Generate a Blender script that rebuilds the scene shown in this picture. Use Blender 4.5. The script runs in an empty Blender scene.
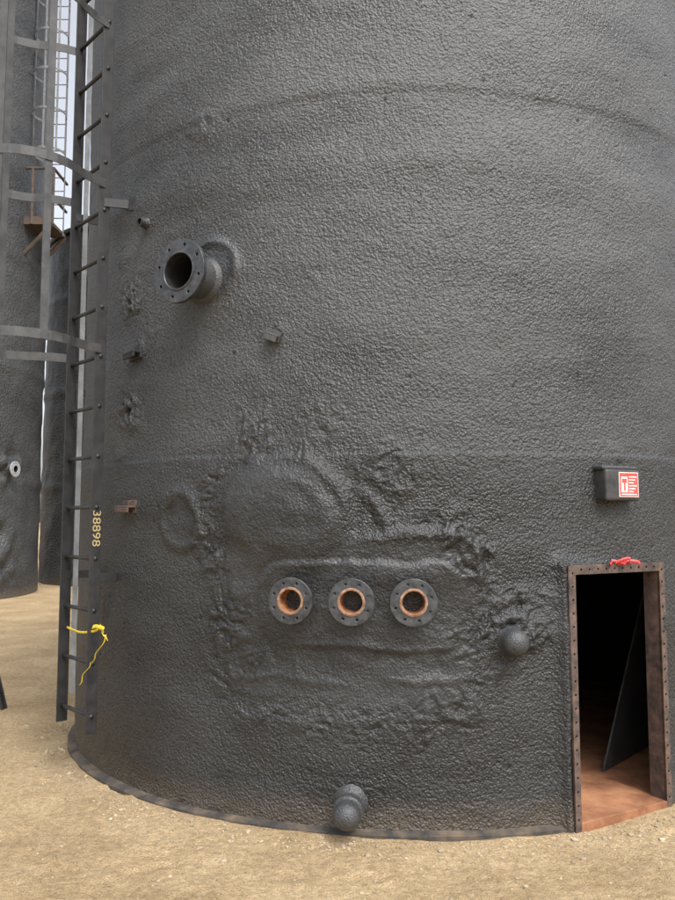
import bpy, math, bmesh, random
import numpy as np
from mathutils import Vector, Matrix, Euler
random.seed(7)
rng=np.random.default_rng(11)
TAB=rng.random((8,256,256))
def vn(x,y,k=0):
    ix=np.floor(x).astype(int);iy=np.floor(y).astype(int)
    fx=x-ix;fy=y-iy
    fx=fx*fx*(3-2*fx);fy=fy*fy*(3-2*fy)
    T=TAB[k%8]
    a=T[ix&255,iy&255];b=T[(ix+1)&255,iy&255];c=T[ix&255,(iy+1)&255];d=T[(ix+1)&255,(iy+1)&255]
    return (a+(b-a)*fx)*(1-fy)+(c+(d-c)*fx)*fy
def fbm(x,y,o=4,k=0,g=.5):
    s=0;a=1;t=0
    for i in range(o):
        s=s+a*(vn(x,y,k+i)*2-1);t+=a;a*=g
        x,y=(x*1.6+y*1.2)+13.7,(-x*1.2+y*1.6)+5.3
    return s/t
def sm(a,b,x):
    t=np.clip((x-a)/(b-a),0,1);return t*t*(3-2*t)

CX,CY,R=.467,6.667,2.47
COL=bpy.context.scene.collection
# ------------------------------------------------------------------ materials
def nt(name):
    m=bpy.data.materials.new(name);m.use_nodes=True
    n=m.node_tree.nodes;l=m.node_tree.links
    return m,n,l,n['Principled BSDF']
def mat(name,c1,c2,scale=8,rough=.6,metal=0,bump=.3,bscale=60,bdist=.002,detail=6,lo=.35,hi=.65,rvar=.15):
    m,n,l,b=nt(name)
    tc=n.new('ShaderNodeTexCoord')
    no=n.new('ShaderNodeTexNoise');no.inputs['Scale'].default_value=scale;no.inputs['Detail'].default_value=detail;no.inputs['Roughness'].default_value=.65
    l.new(tc.outputs['Object'],no.inputs['Vector'])
    cr=n.new('ShaderNodeValToRGB');cr.color_ramp.elements[0].position=lo;cr.color_ramp.elements[1].position=hi
    cr.color_ramp.elements[0].color=(*c1,1);cr.color_ramp.elements[1].color=(*c2,1)
    l.new(no.outputs['Fac'],cr.inputs['Fac']);l.new(cr.outputs['Color'],b.inputs['Base Color'])
    mr=n.new('ShaderNodeMapRange');mr.inputs['To Min'].default_value=rough-rvar;mr.inputs['To Max'].default_value=min(1,rough+rvar)
    l.new(no.outputs['Fac'],mr.inputs['Value']);l.new(mr.outputs['Result'],b.inputs['Roughness'])
    b.inputs['Metallic'].default_value=metal
    n2=n.new('ShaderNodeTexNoise');n2.inputs['Scale'].default_value=bscale;n2.inputs['Detail'].default_value=3
    l.new(tc.outputs['Object'],n2.inputs['Vector'])
    bp=n.new('ShaderNodeBump');bp.inputs['Strength'].default_value=bump;bp.inputs['Distance'].default_value=bdist
    l.new(n2.outputs['Fac'],bp.inputs['Height']);l.new(bp.outputs['Normal'],b.inputs['Normal'])
    return m
def foam_mat(name,sc=1.0,attr=True,dirt=True,bs=1.0):
    m,n,l,b=nt(name)
    def math_(op,a,bb):
        q=n.new('ShaderNodeMath');q.operation=op
        for i,v in enumerate((a,bb)):
            if v is None: continue
            if isinstance(v,(int,float)): q.inputs[i].default_value=v
            else: l.new(v,q.inputs[i])
        return q.outputs[0]
    geo=n.new('ShaderNodeNewGeometry')
    P=geo.outputs['Position']
    def noise(s,d,r=.5,dist=0,vec=None):
        q=n.new('ShaderNodeTexNoise');q.inputs['Scale'].default_value=s;q.inputs['Detail'].default_value=d;q.inputs['Roughness'].default_value=r;q.inputs['Distortion'].default_value=dist
        l.new(vec or P,q.inputs['Vector']);return q.outputs['Fac']
    n1=noise(54*sc,2.6,.6)
    vo=n.new('ShaderNodeTexVoronoi');vo.feature='F1';vo.inputs['Scale'].default_value=78*sc;l.new(P,vo.inputs['Vector'])
    h=math_('ADD',n1,math_('MULTIPLY',vo.outputs['Distance'],-.40))
    bp=n.new('ShaderNodeBump');bp.inputs['Distance'].default_value=.0125/sc
    l.new(h,bp.inputs['Height'])
    mp=n.new('ShaderNodeMapping');mp.inputs['Scale'].default_value=(1,1,2.3);l.new(P,mp.inputs['Vector'])
    patch=noise(.9*sc,5,.62,0,mp.outputs[0])
    pr=n.new('ShaderNodeMapRange');pr.inputs['From Min'].default_value=.3;pr.inputs['From Max'].default_value=.7;l.new(patch,pr.inputs['Value'])
    v=math_('ADD',math_('MULTIPLY',pr.outputs[0],.046),math_('MULTIPLY',h,.066))
    v=math_('ADD',v,.004)
    if attr:
        at=n.new('ShaderNodeAttribute');at.attribute_name='feat'
        sep=n.new('ShaderNodeSeparateColor');l.new(at.outputs['Color'],sep.inputs[0])
        smo=sep.outputs[0];dark=sep.outputs[1]
        st=math_('SUBTRACT',.98*bs,math_('MULTIPLY',smo,.52))
        l.new(st,bp.inputs['Strength'])
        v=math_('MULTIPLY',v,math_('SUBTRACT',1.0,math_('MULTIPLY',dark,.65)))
        v=math_('MULTIPLY',v,math_('ADD',.60,math_('MULTIPLY',sep.outputs[2],.72)))  # blue channel scales base colour by the painted height shading
    else: bp.inputs['Strength'].default_value=.75*bs
    l.new(bp.outputs['Normal'],b.inputs['Normal'])
    comb=n.new('ShaderNodeCombineColor')
    l.new(math_('MULTIPLY',v,.95),comb.inputs[0]);l.new(math_('MULTIPLY',v,1.0),comb.inputs[1]);l.new(math_('MULTIPLY',v,1.05),comb.inputs[2])
    col=comb.outputs[0]
    if dirt:
        sx=n.new('ShaderNodeSeparateXYZ');l.new(P,sx.inputs[0])
        mr=n.new('ShaderNodeMapRange');mr.inputs['From Min'].default_value=.20;mr.inputs['From Max'].default_value=.02;l.new(sx.outputs['Z'],mr.inputs['Value'])
        f=math_('MULTIPLY',mr.outputs['Result'],math_('MULTIPLY',noise(9,4,.7),.8))
        mx=n.new('ShaderNodeMix');mx.data_type='RGBA';l.new(f,mx.inputs[0]);l.new(col,mx.inputs[6]);mx.inputs[7].default_value=(.16,.12,.08,1)
        col=mx.outputs[2]
    l.new(col,b.inputs['Base Color'])
    rr=n.new('ShaderNodeMapRange');rr.inputs['From Min'].default_value=.3;rr.inputs['From Max'].default_value=.7;rr.inputs['To Min'].default_value=.35;rr.inputs['To Max'].default_value=.58;l.new(patch,rr.inputs['Value']);l.new(rr.outputs['Result'],b.inputs['Roughness'])
    b.inputs['Specular IOR Level'].default_value=.55
    return m
M_foam=foam_mat('black_sprayed_foam')
M_foam2=foam_mat('black_sprayed_foam_far',.35,False,True)
M_foamS=foam_mat('black_foam_smooth',1.6,False,False,.75)
M_black=mat('black_painted_steel',(.014,.014,.015),(.03,.03,.032),12,.5,0,.25)
M_grey=mat('dull_grey_steel',(.10,.105,.11),(.2,.205,.21),14,.5,.3,.25)
M_strap=mat('weathered_strap',(.045,.047,.05),(.09,.09,.09),10,.5,.2,.25)
M_flange=mat('dark_flange_steel',(.03,.033,.038),(.085,.09,.095),25,.42,.3,.3,120,.001)
M_rustl=mat('light_rust_edge',(.13,.06,.035),(.36,.22,.14),40,.8,0,.4,150,.002)
M_rust=mat('rust',(.10,.035,.014),(.40,.17,.07),22,.85,0,.6,150,.003)
M_rustd=mat('dark_rust_frame',(.035,.028,.026),(.155,.10,.078),16,.75,0,.6,90,.003,lo=.34,hi=.68)
M_rustfloor=mat('rusty_floor_plate',(.16,.06,.028),(.42,.20,.10),4,.85,0,.5,60,.004,detail=10)
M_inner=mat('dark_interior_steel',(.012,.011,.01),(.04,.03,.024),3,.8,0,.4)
M_hole=mat('black_void',(.004,.004,.004),(.008,.008,.008),5,.9)
M_box=mat('weathered_black_box',(.022,.022,.024),(.055,.055,.055),15,.55,0,.3)
M_red=mat('red_label',(.50,.05,.045),(.62,.10,.08),20,.5,0,.05)
M_white=mat('white_label',(.6,.55,.52),(.75,.7,.68),20,.5,0,.05)
M_yel=mat('yellow_tape',(.50,.36,.015),(.72,.55,.04),20,.45,0,.2)
M_num=mat('tan_paint_number',(.36,.27,.12),(.48,.37,.18),30,.7,0,.1)
M_ribbon=mat('red_ribbon_plastic',(.50,.025,.03),(.68,.07,.07),30,.4,0,.2)
M_galv=mat('galvanised_steel',(.30,.32,.34),(.45,.47,.49),9,.45,.4,.1)
M_rim=mat('rim_steel',(.03,.029,.028),(.17,.125,.085),6,.85,0,.5,70,.003,lo=.40,hi=.72,detail=9)
M_plat=mat('platform_steel',(.03,.026,.024),(.10,.07,.05),6,.8,0,.5,70,.003)

# ------------------------------------------------------------------ helpers
def empty(name):
    e=bpy.data.objects.new(name,None);COL.objects.link(e);e.empty_display_size=.2;return e
def add(name,me,parent=None,mats=(),smooth=True):
    o=bpy.data.objects.new(name,me);COL.objects.link(o)
    for m in mats: me.materials.append(m)
    if smooth:
        me.polygons.foreach_set('use_smooth',[True]*len(me.polygons))
    if parent: o.parent=parent
    return o
def frame(phi,r,z,cx=CX,cy=CY,nphi=None):
    q=phi if nphi is None else nphi
    X=Vector((math.cos(q),math.sin(q),0));Y=Vector((0,0,1));Z=Vector((math.sin(q),-math.cos(q),0))
    M=Matrix((X,Y,Z)).transposed().to_4x4()
    M.translation=Vector((cx+r*math.sin(phi),cy-r*math.cos(phi),z))
    return M
def grid_mesh(name,V,nu,nv,keep=None):
    idx=np.arange(nu*nv).reshape(nv,nu)
    q=np.stack([idx[:-1,:-1],idx[:-1,1:],idx[1:,1:],idx[1:,:-1]],-1).reshape(-1,4)
    if keep is not None: q=q[keep.reshape(-1)]
    me=bpy.data.meshes.new(name)
    me.vertices.add(nu*nv);me.vertices.foreach_set('co',V.reshape(-1).astype(np.float32))
    me.loops.add(q.size);me.loops.foreach_set('vertex_index',q.reshape(-1).astype(np.int32))
    me.polygons.add(len(q));me.polygons.foreach_set('loop_start',(np.arange(len(q))*4).astype(np.int32))
    me.update(calc_edges=True);me.validate()
    return me
def lathe(name,prof,M,parent,mats,n=56,smooth=True):
    bm=bmesh.new();rings=[]
    for (r,h,_) in prof:
        if r<1e-6: rings.append([bm.verts.new(M@Vector((0,0,h)))])
        else: rings.append([bm.verts.new(M@Vector((r*math.cos(2*math.pi*i/n),r*math.sin(2*math.pi*i/n),h))) for i in range(n)])
    for k in range(1,len(prof)):
        a,b=rings[k-1],rings[k]
        for i in range(n):
            j=(i+1)%n
            if len(a)==1 and len(b)==1: continue
            if len(b)==1: f=bm.faces.new((a[i],a[j],b[0]))
            elif len(a)==1: f=bm.faces.new((a[0],b[j],b[i]))
            else: f=bm.faces.new((a[i],a[j],b[j],b[i]))
            f.material_index=prof[k][2]
    bmesh.ops.recalc_face_normals(bm,faces=bm.faces)
    me=bpy.data.meshes.new(name);bm.to_mesh(me);bm.free()
    o=add(name,me,parent,mats,smooth)
    if smooth:
        try: me.set_sharp_from_angle(angle=math.radians(35))
        except Exception: pass
    return o
def circ(r,n,cx=0,cy=0): return [(cx+r*math.cos(2*math.pi*i/n),cy+r*math.sin(2*math.pi*i/n)) for i in range(n)]
def plate(name,loops,thick,M,parent,mats,bevel=.002):
    cu=bpy.data.curves.new(name,'CURVE');cu.dimensions='2D';cu.fill_mode='BOTH'
    for lp in loops:
        s=cu.splines.new('POLY');s.points.add(len(lp)-1)
        for p,(x,y) in zip(s.points,lp): p.co=(x,y,0,1)
        s.use_cyclic_u=True
    cu.extrude=thick/2-bevel;cu.bevel_depth=bevel;cu.bevel_resolution=1
    t=bpy.data.objects.new('tmp',cu);COL.objects.link(t)
    dg=bpy.context.evaluated_depsgraph_get()
    me=bpy.data.meshes.new_from_object(t.evaluated_get(dg))
    bpy.data.objects.remove(t)
    me.transform(M);me.materials.clear();me.name=name
    return add(name,me,parent,mats,False)
def bar(bm,a,b,w,t,up=Vector((0,0,1))):
    a=Vector(a);b=Vector(b);d=(b-a).normalized()
    s=d.cross(up)
    if s.length<1e-4: s=d.cross(Vector((1,0,0)))
    s.normalize();u=s.cross(d).normalized()
    vs=[bm.verts.new(p+u*(i*w/2)+s*(j*t/2)) for p in (a,b) for i,j in ((-1,-1),(1,-1),(1,1),(-1,1))]
    for f in ((3,2,1,0),(4,5,6,7),(0,1,5,4),(1,2,6,5),(2,3,7,6),(3,0,4,7)): bm.faces.new([vs[i] for i in f])
def tube(bm,pts,r,n=10,cap=True):
    pts=[Vector(p) for p in pts];rings=[]
    for i,p in enumerate(pts):
        d=(pts[min(i+1,len(pts)-1)]-pts[max(i-1,0)]).normalized()
        s=d.cross(Vector((0,0,1)))
        if s.length<.05: s=d.cross(Vector((0,1,0)))
        s.normalize();u=s.cross(d)
        rings.append([bm.verts.new(p+(s*math.cos(2*math.pi*k/n)+u*math.sin(2*math.pi*k/n))*r) for k in range(n)])
    for a,b in zip(rings,rings[1:]):
        for k in range(n): bm.faces.new((a[k],a[(k+1)%n],b[(k+1)%n],b[k]))
    if cap: bm.faces.new(rings[0][::-1]);bm.faces.new(rings[-1])
def ribbon(bm,pts,w,t,up=Vector((0,0,1))):
    pts=[Vector(p) for p in pts];R_=[]
    for i,p in enumerate(pts):
        d=(pts[min(i+1,len(pts)-1)]-pts[max(i-1,0)]).normalized()
        s=d.cross(up).normalized()
        R_.append([bm.verts.new(p+up*(a*w/2)+s*(b*t/2)) for a,b in ((-1,-1),(1,-1),(1,1),(-1,1))])
    for a,b in zip(R_,R_[1:]):
        for k in range(4): bm.faces.new((a[k],a[(k+1)%4],b[(k+1)%4],b[k]))
    bm.faces.new(R_[0][::-1]);bm.faces.new(R_[-1])
def fin(bm,name,parent,mats,smooth=False,bev=0):
    bmesh.ops.recalc_face_normals(bm,faces=bm.faces)
    me=bpy.data.meshes.new(name);bm.to_mesh(me);bm.free()
    o=add(name,me,parent,mats,smooth)
    if bev:
        md=o.modifiers.new('b','BEVEL');md.width=bev;md.segments=2;md.limit_method='ANGLE'
    return o
def text(name,s,size,M,parent,m,ext=.0008,sx=1):
    cu=bpy.data.curves.new(name,'FONT');cu.body=s;cu.size=size;cu.align_x='CENTER';cu.align_y='CENTER';cu.extrude=ext
    t=bpy.data.objects.new('tmp',cu);COL.objects.link(t)
    dg=bpy.context.evaluated_depsgraph_get();me=bpy.data.meshes.new_from_object(t.evaluated_get(dg))
    bpy.data.objects.remove(t);me.transform(M@Matrix.Diagonal((sx,1,1,1)));me.materials.clear();me.name=name
    return add(name,me,parent,[m],False)
def box(bm,x0,x1,y0,y1,z0,z1,M):
    vs=[bm.verts.new(M@Vector(p)) for p in ((x0,y0,z0),(x1,y0,z0),(x1,y1,z0),(x0,y1,z0),(x0,y0,z1),(x1,y0,z1),(x1,y1,z1),(x0,y1,z1))]
    for f in ((3,2,1,0),(4,5,6,7),(0,1,5,4),(1,2,6,5),(2,3,7,6),(3,0,4,7)): bm.faces.new([vs[i] for i in f])

# ------------------------------------------------------------------ main tank
DPHI,DR,DN,DW,DH=.443,2.49,.52,.74,1.36      # doorway
dM=frame(DPHI,DR,0,nphi=DN)
def door_xy(x,y):
    rx=x-dM.translation.x;ry=y-dM.translation.y
    return rx*math.cos(DN)+ry*math.sin(DN),rx*math.sin(DN)-ry*math.cos(DN)
def door_keep(x,y,z,marg=.022):
    tx,tz=door_xy(x,y)
    return ~((np.abs(tx)<DW/2-marg)&(z<DH-marg)&(np.abs(tz)<.8))
def sdbox(s,z,c,h,r):
    qx=np.abs(s-c[0])-h[0]+r;qz=np.abs(z-c[1])-h[1]+r
    return np.hypot(np.maximum(qx,0),np.maximum(qz,0))+np.minimum(np.maximum(qx,qz),0)-r
tank=empty('storage_tank')
H=8.0
ph=np.concatenate([np.linspace(-math.pi,-1.5,50)[:-1],np.arange(-1.5,1.40,.0034),np.linspace(1.40,math.pi,52)])
zz=np.concatenate([np.arange(0,4.7,.0085),np.linspace(4.72,H,40)])
PH,ZZ=np.meshgrid(ph,zz)
S=R*PH
wx=fbm(S*9,ZZ*9,3,1);wz=fbm(S*9+40,ZZ*9+9,3,2)
lx=fbm(S*2.6+4,ZZ*2.6,3,6);lz=fbm(S*2.6+14,ZZ*2.6+7,3,4)
D=.016*fbm(S*.45+3,ZZ*1.7,3,0)+.008*fbm(S*1.4+8,ZZ*3.5,3,5)+.0035*fbm(S*7,ZZ*7,3,3)+.0016*fbm(S*22,ZZ*22,3,4)
smooth=np.zeros_like(S);dark=np.zeros_like(S)
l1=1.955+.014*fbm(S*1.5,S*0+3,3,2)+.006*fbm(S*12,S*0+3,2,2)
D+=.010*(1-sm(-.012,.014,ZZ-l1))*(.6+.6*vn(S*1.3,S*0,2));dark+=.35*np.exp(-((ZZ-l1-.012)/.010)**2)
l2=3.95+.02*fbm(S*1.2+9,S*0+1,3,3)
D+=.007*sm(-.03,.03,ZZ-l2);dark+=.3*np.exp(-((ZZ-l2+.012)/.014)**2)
D+=.016*np.exp(-((ZZ-3.55-.05*fbm(S*.8,S*0,2,1))/.13)**2)
# re-sprayed patch
SS=S+.045*lx+.012*wx;Z_=ZZ+.05*lz+.010*wz
d1=np.hypot((SS+.76)*.97,Z_-1.60)-.345
d2=sdbox(SS,Z_,(-.44,1.09),(.66,.44),.22)+.02*wx
k=.12;hh=np.clip(.5+.5*(d2-d1)/k,0,1);dU=d2*(1-hh)+d1*hh-k*hh*(1-hh)
dU=dU+.012*wz
ins=sm(.03,-.05,dU)
upper=sm(.85,1.35,ZZ)
D+=.024*ins*(.2+.8*upper)
D+=.040*sm(.03,-.12,d1)*sm(1.2,1.5,ZZ)
D+=.010*sm(.0,-.12,np.hypot(SS+.80,Z_-1.63)-.20)*sm(1.25,1.5,ZZ)
D+=ins*.009*fbm(S*3.5+wx,ZZ*7,3,2)
rimA=np.exp(-((d1-.015)/.032)**2)*sm(1.45,1.75,ZZ)*(.35+.65*sm(-.9,-.5,S))
rimB=np.exp(-((sdbox(SS,Z_,(-.30,1.0),(.56,.55),.2))/.032)**2)*sm(-.42,-.15,S)*sm(.95,1.3,ZZ)
rimC=np.exp(-((dU)/.028)**2)
dfl=np.hypot(SS+.50,Z_-1.50)-.30
rimD=np.exp(-(dfl/.036)**2)*sm(-.45,-.25,S)*sm(1.50,1.62,ZZ)
D+=rimA*.024*(.5+.8*vn(S*6,ZZ*6,6))+rimB*.030*(.5+.7*vn(S*7,ZZ*7,3))+rimC*.008*vn(S*4,ZZ*4,2)*2*(.4+.6*upper)+rimD*.016
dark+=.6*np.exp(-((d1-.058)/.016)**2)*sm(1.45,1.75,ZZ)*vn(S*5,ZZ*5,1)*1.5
# smeared rough margin, torn in changing directions
band=np.exp(-((dU-.080-.05*lx)/.085)**2)*np.clip(-.10+1.4*vn(S*2.3+4,ZZ*2.3,7),0,1)
th=lx*2.2+1.0
U1=S*np.cos(.6)+ZZ*np.sin(.6);U2=-S*np.sin(.6)+ZZ*np.cos(.6)
q1=fbm(U1*19+lx*7+wx*1.3,U2*24+lz*7+wz*1.3,4,2,.55)
q2=fbm(U1*7.5+lz*5+.9*wz,U2*8.5+lx*5+.9*wx,3,5,.5)
rid=1-np.abs(q1)*2;rid2=1-np.abs(q2)*2
D+=band*(.009*(rid-.55)+.012*(rid2-.5)+.008)
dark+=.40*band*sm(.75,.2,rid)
smooth+=.8*ins+.3*band
d3=sdbox(SS,Z_,(-.37,1.17),(.56,.235),.2)+.010*wx
tl=.25+.75*sm(1.2,1.34,ZZ)
D+=tl*(.018*sm(.018,-.024,d3))
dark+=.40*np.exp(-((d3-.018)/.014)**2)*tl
for (sa,sb,zc,a_) in ((-.9,-.45,.735,.006),(-.60,.10,.93,.008),(-.20,.22,.78,.008)):
    D+=a_*np.exp(-((ZZ-zc-.07*lx-.006*wx)/.020)**2)*sm(sa-.12,sa+.08,S)*sm(sb+.12,sb-.08,S)
dr=np.hypot(S+1.44+.03*lx,(ZZ-1.61)*.95)+.025*wx
D+=.020*np.exp(-((dr-.150)/.034)**2)*(.5+.8*vn(S*5,ZZ*5,1))-.010*np.exp(-(dr/.07)**2)+.010*wz*sm(.2,.1,dr)
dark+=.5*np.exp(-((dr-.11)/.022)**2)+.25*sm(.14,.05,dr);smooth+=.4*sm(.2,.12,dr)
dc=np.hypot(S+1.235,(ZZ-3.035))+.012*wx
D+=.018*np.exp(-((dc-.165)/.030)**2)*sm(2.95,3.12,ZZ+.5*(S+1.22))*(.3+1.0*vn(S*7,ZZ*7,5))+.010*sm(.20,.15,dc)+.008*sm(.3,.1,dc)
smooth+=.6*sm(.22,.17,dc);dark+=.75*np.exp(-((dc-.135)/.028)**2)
def spot(s0,z0,r,a,pit=0.0,hr=.02):
    global D,dark,smooth
    q=np.hypot(S-s0,ZZ-z0)+.45*r*wx+.3*r*lx
    m=sm(r,r*.30,q)
    D+=m*a*((rid-.5)*.35+(rid2-.5)*.45+.25)
    dark+=m*.40*sm(.8,.2,rid);smooth+=.3*m
    if pit:
        for (oa,oz,kk) in ((.01,-.02,1),(-.05,.035,.6),(.045,.05,.55),(.03,-.075,.5)):
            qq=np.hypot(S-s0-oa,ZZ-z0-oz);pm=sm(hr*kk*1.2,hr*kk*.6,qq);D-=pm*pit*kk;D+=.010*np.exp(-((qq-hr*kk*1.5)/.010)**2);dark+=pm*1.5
spot(-1.98,2.98,.20,.040,.05,.022);spot(-1.95,2.28,.22,.040,.055,.030);spot(-1.31,3.92,.13,.028)
spot(.44,1.03,.27,.050);spot(-1.80,3.42,.08,.02);spot(-1.9,1.68,.13,.026);spot(-1.88,2.63,.15,.026)
spot(-.62,2.91,.09,.014);spot(-.83,2.60,.10,.016);spot(1.09,1.92,.16,.012);spot(.05,.58,.26,.016);spot(-.98,.8,.22,.020)
spot(-.22,1.86,.24,.026);spot(.20,1.45,.19,.026);spot(-.95,2.02,.24,.028);spot(-.6,2.06,.20,.022);spot(-.4,.22,.14,.012)
spot(-1.22,1.82,.20,.022);spot(-1.26,1.45,.18,.020);spot(-1.08,1.05,.20,.018);spot(-2.2,1.1,.15,.010);spot(-1.6,.95,.1,.010);spot(.18,.95,.18,.018)
spot(-2.05,1.95,.12,.02);spot(-2.1,3.3,.12,.02);spot(-1.75,2.75,.08,.016)
qk=np.hypot(S-.44,ZZ-1.0)+.02*wx;D+=.022*np.exp(-((qk-.10)/.030)**2)*(.4+vn(S*11,ZZ*11,4));dark+=.5*np.exp(-((qk-.145)/.02)**2)
for i in range(75):
    s0=random.uniform(-2.9,2);z0=random.uniform(.1,4.4);hr=random.uniform(.004,.010)
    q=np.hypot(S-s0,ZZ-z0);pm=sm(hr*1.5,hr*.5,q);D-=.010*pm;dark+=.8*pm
bx=CX+R*np.sin(PH);by=CY-R*np.cos(PH);tx,tz=door_xy(bx,by)
dd=np.hypot(np.maximum(np.abs(tx)-DW/2,0),np.maximum(ZZ-DH,0))
near=np.exp(-np.maximum(dd-.004,0)/.035)*(np.abs(tz)<.6)
D+=near*np.clip(-tz-.012,0,.09)
shade_tone=sm(-.05,.05,ZZ-l1)*(.45+.55*sm(2.0,3.5,ZZ))  # sky shading painted into the albedo: darker below the seam, lighter up the wall
V=np.stack([CX+(R+D)*np.sin(PH),CY-(R+D)*np.cos(PH),ZZ],-1)
cxm=(V[:-1,:-1]+V[1:,1:])/2
keep=door_keep(cxm[...,0],cxm[...,1],cxm[...,2])
me=grid_mesh('foam_wall',V,len(ph),len(zz),keep)
ca=me.color_attributes.new('feat','FLOAT_COLOR','POINT')
cc=np.stack([np.clip(smooth,0,1),np.clip(dark,0,1),shade_tone,np.ones_like(S)],-1).reshape(-1)
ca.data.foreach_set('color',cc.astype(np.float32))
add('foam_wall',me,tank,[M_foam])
ph2=np.linspace(-math.pi,math.pi,361);z2=np.concatenate([np.linspace(0,1.5,76),np.linspace(1.6,H,10)])
P2,Z2=np.meshgrid(ph2,z2);V2=np.stack([CX+(R-.07)*np.sin(P2),CY-(R-.07)*np.cos(P2),Z2],-1)
c2=(V2[:-1,:-1]+V2[1:,1:])/2
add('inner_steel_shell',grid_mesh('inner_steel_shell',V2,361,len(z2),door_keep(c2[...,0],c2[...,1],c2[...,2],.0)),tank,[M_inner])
T0=Matrix.Translation((CX,CY,0))
lathe('roof',[(R+.02,H-.02,0),(R+.05,H,0),(R+.05,H+.06,0),(R,H+.1,0),(.3,H+.55,0),(0,H+.56,0)],T0,tank,[M_foamS],96)
lathe('tank_floor',[(0,.045,0),(R-.075,.045,0)],T0,tank,[M_rustfloor],96)
bm=bmesh.new();n=900;prev=None
for i in range(n+1):
    a=-math.pi+2*math.pi*i/n
    wv=.002*math.sin(a*31)+.002*math.sin(a*57+1)
    skip=.285<a<.61
    ring=None
    if not skip:
        ring=[bm.verts.new((CX+rr*math.sin(a),CY-rr*math.cos(a),h)) for rr,h in ((R-.02,.044),(R+.03,.034+wv),(R+.052+wv,.028+wv),(R+.055+wv,.025+wv),(R+.055+wv,-.05))]
        if prev:
            for k in range(4): bm.faces.new((prev[k],ring[k],ring[k+1],prev[k+1]))
    prev=ring
fin(bm,'base_ring',tank,[M_rim],False)

# ------------------------------------------------------------------ flanged nozzles
def nozzle(s,z,L,ro,rb,rp,thick,bolts,rbc,rhole,mats,cx=CX,cy=CY,RR=R,rot=0.0,inner=.35,step=True):
    e=empty('flanged_nozzle')
    M=frame(s/RR,RR,z,cx,cy)
    MF=M@Matrix.Translation((0,0,L-thick/2))@Matrix.Rotation(rot,4,'Z')
    loops=[circ(ro,72),circ(rp,56)]+[circ(rhole,16,rbc*math.cos(2*math.pi*(i+.5)/bolts),rbc*math.sin(2*math.pi*(i+.5)/bolts)) for i in range(bolts)]
    plate('flange_plate',loops,thick,MF,e,[mats[0]],.0025)
    lathe('pipe',[(rp+.04,-.03,0),(rp+.026,.012,0),(rp+.006,.035,0),(rp+.002,L-thick-.012,0),(rp+.014,L-thick-.002,0)],M,e,[M_foamS])
    if step: tail=[(rb,L-.06,2),(rb*.94,L-.065,2),(rb*.94,L-.12,2),(rb*.72,L-.125,2),(rb*.72,-inner,3),(0,-inner,3)]
    else: tail=[(rb,L-.05,2),(rb,-inner,3),(0,-inner,3)]
    lathe('bore',[(rp+.0015,L-thick,1),(rp+.0015,L+.003,1),(rp-.002,L+.005,1),(rb+.003,L+.005,1),(rb,L+.001,1)]+tail,M,e,[mats[0],mats[1],mats[2],M_hole])
    return e
for s in (-.686,-.38,-.08):
    nozzle(s,1.185,.125,.117,.057,.070,.022,8,.094,.0095,(M_flange,M_rustl,M_rust),rot=random.uniform(-.1,.1))
nozzle(-1.30,2.98,.22,.178,.100,.112,.028,8,.148,.0115,(M_flange,M_flange,M_black),rot=.12,step=False,inner=.6)
nozzle(1.333*3.6,2.65,.15,.16,.07,.09,.03,8,.125,.012,(M_galv,M_galv,M_hole),cx=-10.3,cy=17.4,RR=3.6)

def capped(s,z,L,r,tilt=0.):
    e=empty('capped_pipe')
    M=frame(s/R,R,z)@Matrix.Rotation(tilt,4,'X')
    pr=[(r+.035,-.02,0),(r+.022,.01,0),(r+.004,.03,0),(r,.05,0),(r,L-r*.95,0)]
    if L>.16: pr=[(r+.035,-.02,0),(r+.02,.01,0),(r-.006,.03,0),(r-.006,.06,0),(r+.008,.066,0),(r+.008,.10,0),(r-.003,.108,0),(r-.004,L-r*.95,0)]
    for i in range(1,11):
        a=math.pi/2*i/10;pr.append((r*math.cos(a) if i<10 else 0,L-r*.95+r*.95*math.sin(a),0))
    lathe('pipe_and_cap',pr,M,e,[M_foamS],48)
capped(.43,.975,.15,.069);capped(-.40,.165,.215,.068,.12)

# ------------------------------------------------------------------ doorway
dw=empty('doorway_frame')
hw=DW/2;fw=.04
outer=[(-hw,.012),(-hw+fw,.012),(-hw+fw,DH-fw-.006),(hw-fw,DH-fw-.006),(hw-fw,.012),(hw,.012),(hw,DH),(-hw,DH)]
holes=[]
nb=19
for i in range(nb):
    z=.07+(DH-.11)*i/(nb-1)
    for sx in (-1,1): holes.append(circ(.0085,12,sx*(hw-.02),z))
for i in range(1,11): holes.append(circ(.0085,12,-hw+.02+(DW-.04)*i/11,DH-.023))
plate('bolted_flange',[outer]+holes,.014,dM,dw,[M_rustd],.0015)
bm=bmesh.new()
box(bm,-hw+fw-.012,-hw+fw,.01,DH-fw-.006,-.24,-.008,dM)
box(bm,hw-fw,hw-fw+.012,.01,DH-fw-.006,-.105,-.008,dM)
box(bm,-hw+fw-.012,hw-fw+.012,DH-fw-.004,DH-fw+.008,-.12,-.008,dM)
fin(bm,'neck_plates',dw,[M_rustd])
bm=bmesh.new();box(bm,-hw+fw-.02,hw-fw+.02,.0,.052,-.55,.006,dM);fin(bm,'sill_plate',dw,[M_rustfloor],bev=.003)
bp_=empty('leaning_steel_plate')
bm=bmesh.new()
pts=[Vector((1.635,5.1,.055)),Vector((2.21,5.76,.055)),Vector((2.13,5.55,1.25))]
nrm=(pts[1]-pts[0]).cross(pts[2]-pts[0]).normalized()*.012
a=[bm.verts.new(p) for p in pts];b=[bm.verts.new(p+nrm) for p in pts]
bm.faces.new(a);bm.faces.new(b[::-1])
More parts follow.
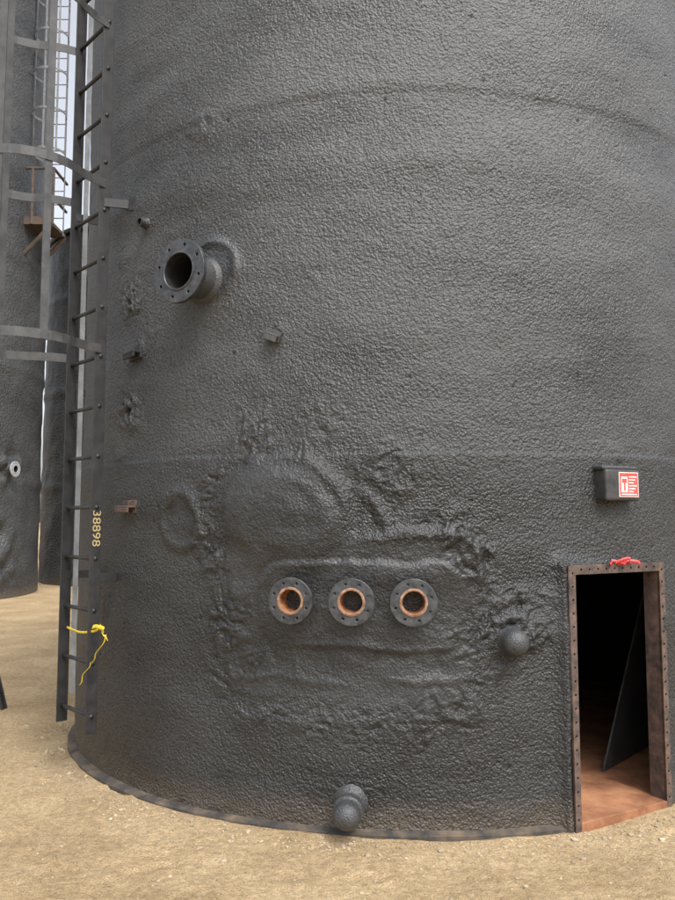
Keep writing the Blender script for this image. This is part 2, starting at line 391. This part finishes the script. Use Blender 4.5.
for i in range(3): bm.faces.new((a[i],a[(i+1)%3],b[(i+1)%3],b[i]))
fin(bm,'plate',bp_,[M_strap])
rb=empty('red_ribbon');bm=bmesh.new()
for q in range(4):
    pl=[];ox=.03+.03*q
    for i in range(12):
        t=i/11
        pl.append(dM@Vector((ox-.05+t*.10*(-1)**q+.01*math.sin(9*t+q),DH+.001+.022*math.sin(math.pi*t)*(.5+.3*q)-.02*(q==2)*t,.012+.02*math.sin(5*t+q*2)+.008*q)))
    ribbon(bm,pl,.018,.002,Vector((.2*q-.3,.1,1)).normalized())
fin(bm,'tied_ribbon',rb,[M_ribbon],True)

# ------------------------------------------------------------------ sign box
sb=empty('warning_sign_box')
sM=frame(1.09/R,R,1.79)
bm=bmesh.new();box(bm,-.125,.125,-.085,.085,-.03,.085,sM);fin(bm,'box',sb,[M_box],bev=.012)
bm=bmesh.new();box(bm,-.14,.12,.082,.105,-.03,.075,sM);fin(bm,'foam_overspray_top',sb,[M_foamS],bev=.008)
bm=bmesh.new();box(bm,-.035,.105,-.065,.07,.084,.088,sM);fin(bm,'label_backing',sb,[M_white])
bm=bmesh.new();box(bm,-.03,.10,-.06,.065,.087,.0895,sM);fin(bm,'red_label',sb,[M_red])
bm=bmesh.new()
box(bm,-.022,.025,-.04,.045,.089,.0905,sM)
for i in range(6): box(bm,.033,.092-.012*(i%3),.045-.016*i-.004,.045-.016*i+.003,.089,.0905,sM)
box(bm,-.022,.09,-.054,-.048,.089,.0905,sM)
fin(bm,'label_print',sb,[M_white])
bm=bmesh.new()
box(bm,-.016,.018,.012,.034,.090,.0915,sM);box(bm,-.003,.007,-.032,.012,.090,.0915,sM);fin(bm,'label_pictogram',sb,[M_red])

def lug(s,z,w,h,L,m,rot=0):
    e=empty('steel_bracket');M=frame(s/R,R,z)@Matrix.Rotation(rot,4,'Z')
    bm=bmesh.new();box(bm,-w/2,w/2,-h/2,h/2,-.03,.022,M);box(bm,-w/2+.004,w/2-.004,-.006,.006,.020,L,M);box(bm,-w/2+.004,w/2-.004,-.035,-.006,L-.012,L,M)
    fin(bm,'angle_lug',e,[m],bev=.003)
lug(-.83,2.61,.09,.06,.05,M_strap,-.4);lug(-1.88,2.62,.13,.07,.07,M_black,.1);lug(-1.90,1.68,.15,.08,.08,M_rustd)
ps=empty('pipe_stub')
lathe('stub',[(.045,-.02,0),(.036,.015,0),(.030,.03,0),(.030,.06,0),(.021,.062,0),(.019,.02,1),(0,.01,1)],frame(-1.80/R,R,3.43),ps,[M_foamS,M_hole],24)

# ------------------------------------------------------------------ caged ladder
def ladder(name,PR,nrm,tan,width,z0,z1,hoops,matR,matC,drop=(0,0),bw=.065,straps=5,rad=.36):
    e=empty(name);PR=Vector((*PR,0));nrm=Vector((*nrm,0));tan=Vector((*tan,0));up=Vector((0,0,1))
    PL=PR+tan*width
    bm=bmesh.new();bar(bm,PR+up*z0,PR+up*z1,bw,.010,nrm);bar(bm,PL+up*(z0+drop[0]),PL+up*z1,bw,.010,nrm);fin(bm,'side_rails',e,[matR],bev=.002)
    bm=bmesh.new();z=z0+.10
    while z<z1-.05:
        tube(bm,[PR+up*z-tan*.012,PL+up*z+tan*.012],.0125,10);z+=.312
    fin(bm,'rungs',e,[matR],True)
    bm=bmesh.new();mid=(PR+PL)/2;c=mid+nrm*(.06+rad)
    def hoop(z):
        pts=[PR+up*z+nrm*.0-tan*.007]
        pts.append(PR+up*z+nrm*.10-tan*.03)
        for i in range(25):
            th=math.radians(-40)+math.radians(260)*i/24
            v=-tan*math.cos(th)+nrm*math.sin(th)
            pts.append(c+v*rad+up*z)
        pts.append(PL+up*z+nrm*.10+tan*.03);pts.append(PL+up*z+tan*.007)
        return pts
    for z in hoops: ribbon(bm,hoop(z),.055,.006)
    for i in range(straps):
        th=math.radians(0+180*i/(straps-1))
        v=-tan*math.cos(th)+nrm*math.sin(th)
        q=c+v*(rad-.008)
        side=v.cross(up).normalized()
        bar(bm,q+up*(hoops[0]-.03),q+up*z1,.045,.006,side)
    fin(bm,'safety_cage',e,[matC])
    return e,PL
nr=(-.74,-.674);tn=(-.674,.74)
lad,PL=ladder('caged_ladder',(-1.474,4.90),nr,tn,.41,.33,8.6,[2.66,3.72,4.78,5.84,6.9,7.96],M_black,M_strap,drop=(.0,0),bw=.072)
bm=bmesh.new()
for z in (1.25,3.62,6.1):
    for P in ((-1.474,4.90),(PL.x,PL.y)):
        a=Vector((P[0],P[1],z));c=Vector((CX,CY,z));d=(c-a).normalized()
        bar(bm,a,a+d*.22,.05,.012)
a=Vector((-1.474,4.90,3.60));t2=frame(-1.98/R,R+.01,3.60).translation
bar(bm,a,t2,.055,.012);bar(bm,t2,frame(-1.9/R,R-.03,3.60).translation,.09,.05)
fin(bm,'standoff_brackets',lad,[M_black])
bm=bmesh.new();P=Vector((PL.x,PL.y,0))+Vector((*tn,0))*(-.03)+Vector((*nr,0))*(-.052)
bar(bm,P+Vector((0,0,.5)),P+Vector((0,0,8.5)),.034,.004,Vector((*nr,0)));fin(bm,'galvanised_strip',lad,[M_galv])
zax=Vector((.674,-.74,0));xax=Vector((0,0,-1));yax=zax.cross(xax)
NM=Matrix((xax,yax,zax)).transposed().to_4x4();NM.translation=Vector((-1.474,4.90,1.55))+zax*.0062
text('painted_number','38898',.072,NM,lad,M_num,.0006,1.25)

# ------------------------------------------------------------------ yellow tape
yt=empty('yellow_caution_tape');bm=bmesh.new()
def wig(p0,p1,sag,n=24,w=.02,tw=0,ph0=0):
    p0=Vector(p0);p1=Vector(p1);o=[]
    for i in range(n):
        t=i/(n-1);p=p0.lerp(p1,t);p.z-=sag*4*t*(1-t);p.x+=.008*math.sin(9*t+ph0);o.append(p)
    ribbon(bm,o,w,.0015,Vector((math.sin(tw),.2,math.cos(tw))).normalized())
wig((-1.70,5.10,.93),(-1.42,4.82,.955),.025,w=.014)
wig((-1.46,4.84,.965),(-1.38,4.78,.955),-.012,w=.026,tw=.4)
wig((-1.40,4.80,.98),(-1.355,4.77,.90),.006,w=.022,tw=-.5)
wig((-1.36,4.77,.93),(-1.46,4.82,.76),.02,w=.008,tw=1.2)
wig((-1.46,4.82,.76),(-1.54,4.86,.62),.0,w=.006,tw=1.2)
fin(bm,'knotted_tape',yt,[M_yel],True)

# ------------------------------------------------------------------ background tanks
def bgtank(cx,cy,r,h):
    e=empty('storage_tank')
    ph=np.linspace(-math.pi,math.pi,361);z=np.arange(0,h+.01,.09);P_,Z_=np.meshgrid(ph,z);s=P_*r
    d=.03*fbm(s*.6,Z_*.9,4,2)+.022*fbm(s*3,Z_*3,3,4)
    for k_ in range(1,int(h/2.4)+1): d+=.03*np.exp(-((Z_-2.4*k_)/.09)**2)
    for (s0,z0,rr) in ((1.333*3.6,2.65,.6),(1.29*3.6,.9,.9)):
        q=np.hypot(s-s0,Z_-z0);d+=.22*sm(rr,rr*.3,q)*(vn(s*5,Z_*5,1)-.5)
    Vv=np.stack([cx+(r+d)*np.sin(P_),cy-(r+d)*np.cos(P_),Z_],-1)
    add('foam_wall',grid_mesh('foam_wall',Vv,361,len(z)),e,[M_foam2])
    lathe('roof',[(r+.02,h-.02,0),(r+.06,h,0),(r+.06,h+.08,0),(.3,h+.7,0),(0,h+.7,0)],Matrix.Translation((cx,cy,0)),e,[M_foam2],96)
    return e
bgtank(-10.3,17.4,3.6,14.5)
bgtank(-5.0,22.2,3.0,8.9)
pf=empty('access_platform');bm=bmesh.new()
x0,x1,y0,y1,zp=-7.45,-6.15,16.75,17.6,7.95
I=Matrix.Identity(4)
box(bm,x0,x1,y0,y1,zp,zp+.07,I)
for x in (x0,x0+.4,x0+.85,x1): tube(bm,[(x,y0,zp),(x,y0,zp+1.25)],.035,8)
for z in (.6,1.25): tube(bm,[(x0,y0,zp+z),(x1,y0,zp+z)],.032,8);tube(bm,[(x1,y0,zp+z),(x1,y1,zp+z)],.032,8)
box(bm,x0,x1,y0-.01,y0+.01,zp+.0,zp+.18,I)
tube(bm,[(x1,y0,zp),(x0-.1,y0+.1,zp-1.5)],.05,8);tube(bm,[(x1,y1,zp),(x0-.1,y1,zp-1.5)],.05,8)
fin(bm,'platform_frame',pf,[M_plat])
ladder('caged_ladder',(-6.12,17.35),(.0,-1.0),(-1.0,0.),.45,7.9,15.4,[9.6,10.5,11.4,12.3,13.2,14.1,15.0],M_grey,M_grey,bw=.06,rad=.36)

stk=empty('steel_stake');bm=bmesh.new();bar(bm,(-2.82,6.95,-.05),(-2.98,6.9,.62),.06,.02,Vector((0,1,0)));bar(bm,(-2.82,6.97,-.05),(-2.98,6.92,.62),.02,.05,Vector((0,1,0)));fin(bm,'angle_iron',stk,[M_black])

# ------------------------------------------------------------------ ground
M_ground,n,l,b=nt('sandy_ground')
tc=n.new('ShaderNodeTexCoord')
def N(s,d,r=.6):
    q=n.new('ShaderNodeTexNoise');q.inputs['Scale'].default_value=s;q.inputs['Detail'].default_value=d;q.inputs['Roughness'].default_value=r;l.new(tc.outputs['Object'],q.inputs['Vector']);return q.outputs['Fac']
a1=N(1.3,6,.65);a2=N(28,4,.7);a3=N(140,3,.7)
cr=n.new('ShaderNodeValToRGB');cr.color_ramp.elements[0].position=.3;cr.color_ramp.elements[1].position=.72
cr.color_ramp.elements[0].color=(.38,.28,.16,1);cr.color_ramp.elements[1].color=(.64,.505,.32,1)
l.new(a1,cr.inputs['Fac'])
cr2=n.new('ShaderNodeValToRGB');cr2.color_ramp.elements[0].position=.34;cr2.color_ramp.elements[1].position=.62
cr2.color_ramp.elements[0].color=(.64,.62,.58,1);cr2.color_ramp.elements[1].color=(1.05,1.03,1.0,1)
l.new(a2,cr2.inputs['Fac'])
cr3=n.new('ShaderNodeValToRGB');cr3.color_ramp.elements[0].position=.36;cr3.color_ramp.elements[1].position=.6
cr3.color_ramp.elements[0].color=(.52,.50,.47,1);cr3.color_ramp.elements[1].color=(1.08,1.07,1.06,1)
l.new(a3,cr3.inputs['Fac'])
m1=n.new('ShaderNodeMix');m1.data_type='RGBA';m1.blend_type='MULTIPLY';m1.inputs[0].default_value=.8;l.new(cr.outputs[0],m1.inputs[6]);l.new(cr2.outputs[0],m1.inputs[7])
m2=n.new('ShaderNodeMix');m2.data_type='RGBA';m2.blend_type='MULTIPLY';m2.inputs[0].default_value=.9;l.new(m1.outputs[2],m2.inputs[6]);l.new(cr3.outputs[0],m2.inputs[7])
l.new(m2.outputs[2],b.inputs['Base Color']);b.inputs['Roughness'].default_value=.95;b.inputs['Specular IOR Level'].default_value=.2
ad=n.new('ShaderNodeMath');ad.operation='ADD';l.new(a2,ad.inputs[0]);mm=n.new('ShaderNodeMath');mm.operation='MULTIPLY';mm.inputs[1].default_value=.5;l.new(a3,mm.inputs[0]);l.new(mm.outputs[0],ad.inputs[1])
bp=n.new('ShaderNodeBump');bp.inputs['Strength'].default_value=.9;bp.inputs['Distance'].default_value=.024;l.new(ad.outputs[0],bp.inputs['Height']);l.new(bp.outputs['Normal'],b.inputs['Normal'])
gx=np.concatenate([-np.geomspace(400,5.2,40),np.arange(-5,4.5,.02),np.geomspace(4.6,400,40)])
gy=np.concatenate([-np.geomspace(400,.6,30),np.arange(-.4,1.8,.2),np.arange(1.9,7.2,.02),np.geomspace(7.3,500,60)])
GX,GY=np.meshgrid(gx,gy)
fp=[(random.uniform(-3.5,3),random.uniform(2.2,7),random.uniform(0,6.28)) for _ in range(60)]
def gh(x,y):
    r=np.hypot(x-CX,y-CY)
    far=np.exp(-np.maximum(np.hypot(x,y-6)-6,0)/6)
    nearring=np.exp(-np.maximum(r-R-.05,0)/.15)
    h=far*(1-.7*nearring*(r<R+2))*(.022*fbm(x*1.6,y*1.6,4,1)+.012*fbm(x*6,y*6,3,3)+.007*fbm(x*22,y*22,3,5))
    for (fx_,fy_,an) in fp:
        c,s=math.cos(an),math.sin(an);u=(x-fx_)*c+(y-fy_)*s;v=-(x-fx_)*s+(y-fy_)*c
        e_=np.sqrt((u/.14)**2+(v/.055)**2);h=h-.012*sm(1.1,.8,e_)+.006*np.exp(-((e_-1.25)/.2)**2)
    h=h+.030*np.exp(-np.maximum(r-(R+.08),0)/.09)*(r<R+1.5)*vn(x*1.7,y*1.7,2)
    return np.where(r<R-.1,-.05,h)-.006
GZ=gh(GX,GY)
add('ground',grid_mesh('ground',np.stack([GX,GY,GZ],-1),len(gx),len(gy)),None,[M_ground])
M_gr=mat('gravel_stone',(.22,.17,.11),(.50,.41,.29),3,.9,0,.4,80,.003)
bm0=bmesh.new();bmesh.ops.create_icosphere(bm0,subdivisions=1,radius=1);bv=np.array([v.co[:] for v in bm0.verts]);bf=np.array([[v.index for v in f.verts] for f in bm0.faces]);bm0.free()
NS=8000;XY=[];SZ=[]
while len(XY)<NS:
    i=len(XY)
    if i%3==0:
        a=random.uniform(-1.5,1.0);rr=R+.08+abs(random.gauss(0,.12));x=CX+rr*math.sin(a);y=CY-rr*math.cos(a)
    else:
        x=random.uniform(-4.2,3.4);y=1.9+7*random.random()**1.3
    if math.hypot(x-CX,y-CY)>R+.07: XY.append((x,y));SZ.append(min(.020,.0025*math.exp(random.gauss(.25,.65))))
XY=np.array(XY);hz=gh(XY[:,0],XY[:,1]);VV=[];FF=[]
for i in range(NS):
    sz=SZ[i]
    q=bv*(1+rng.uniform(-.25,.25,(len(bv),1)))*np.array([1,random.uniform(.6,1),random.uniform(.45,.8)])*sz
    c,s_=math.cos(i),math.sin(i);q=np.stack([q[:,0]*c-q[:,1]*s_,q[:,0]*s_+q[:,1]*c,q[:,2]],-1)
    VV.append(q+np.array([XY[i,0],XY[i,1],hz[i]+sz*.2]));FF.append(bf+i*len(bv))
VV=np.concatenate(VV);FF=np.concatenate(FF)
me=bpy.data.meshes.new('gravel');me.from_pydata(VV.tolist(),[],FF.tolist());add('gravel',me,None,[M_gr],False)

# ------------------------------------------------------------------ light, camera
w=bpy.data.worlds.new('World');bpy.context.scene.world=w;w.use_nodes=True
wn=w.node_tree.nodes;wl=w.node_tree.links
sk=wn.new('ShaderNodeTexSky');sk.sky_type='NISHITA';sk.sun_disc=False
EL,AZ=math.radians(55),math.radians(152)
sk.sun_elevation=EL;sk.sun_rotation=AZ;sk.dust_density=5;sk.air_density=1.0;sk.ozone_density=1
hs=wn.new('ShaderNodeHueSaturation');hs.inputs['Saturation'].default_value=.30;hs.inputs['Value'].default_value=2.1
wl.new(sk.outputs[0],hs.inputs['Color'])
wl.new(hs.outputs[0],wn['Background'].inputs[0]);wn['Background'].inputs[1].default_value=.15
L=bpy.data.lights.new('sun','SUN');L.energy=1.3;L.angle=math.radians(16);L.color=(1,.98,.95)
lo=bpy.data.objects.new('sun',L);COL.objects.link(lo)
d=Vector((math.sin(AZ)*math.cos(EL),math.cos(AZ)*math.cos(EL),math.sin(EL)))
lo.rotation_euler=d.to_track_quat('Z','Y').to_euler()
cam=bpy.data.cameras.new('camera');co=bpy.data.objects.new('camera',cam);COL.objects.link(co)
co.location=(0,0,1.6);co.rotation_euler=(math.radians(95),0,0)
cam.sensor_fit='VERTICAL';cam.sensor_height=36;cam.lens=32;cam.clip_start=.05;cam.clip_end=2000
sc=bpy.context.scene;sc.camera=co
sc.view_settings.view_transform='Standard';sc.view_settings.look='None';sc.view_settings.exposure=0
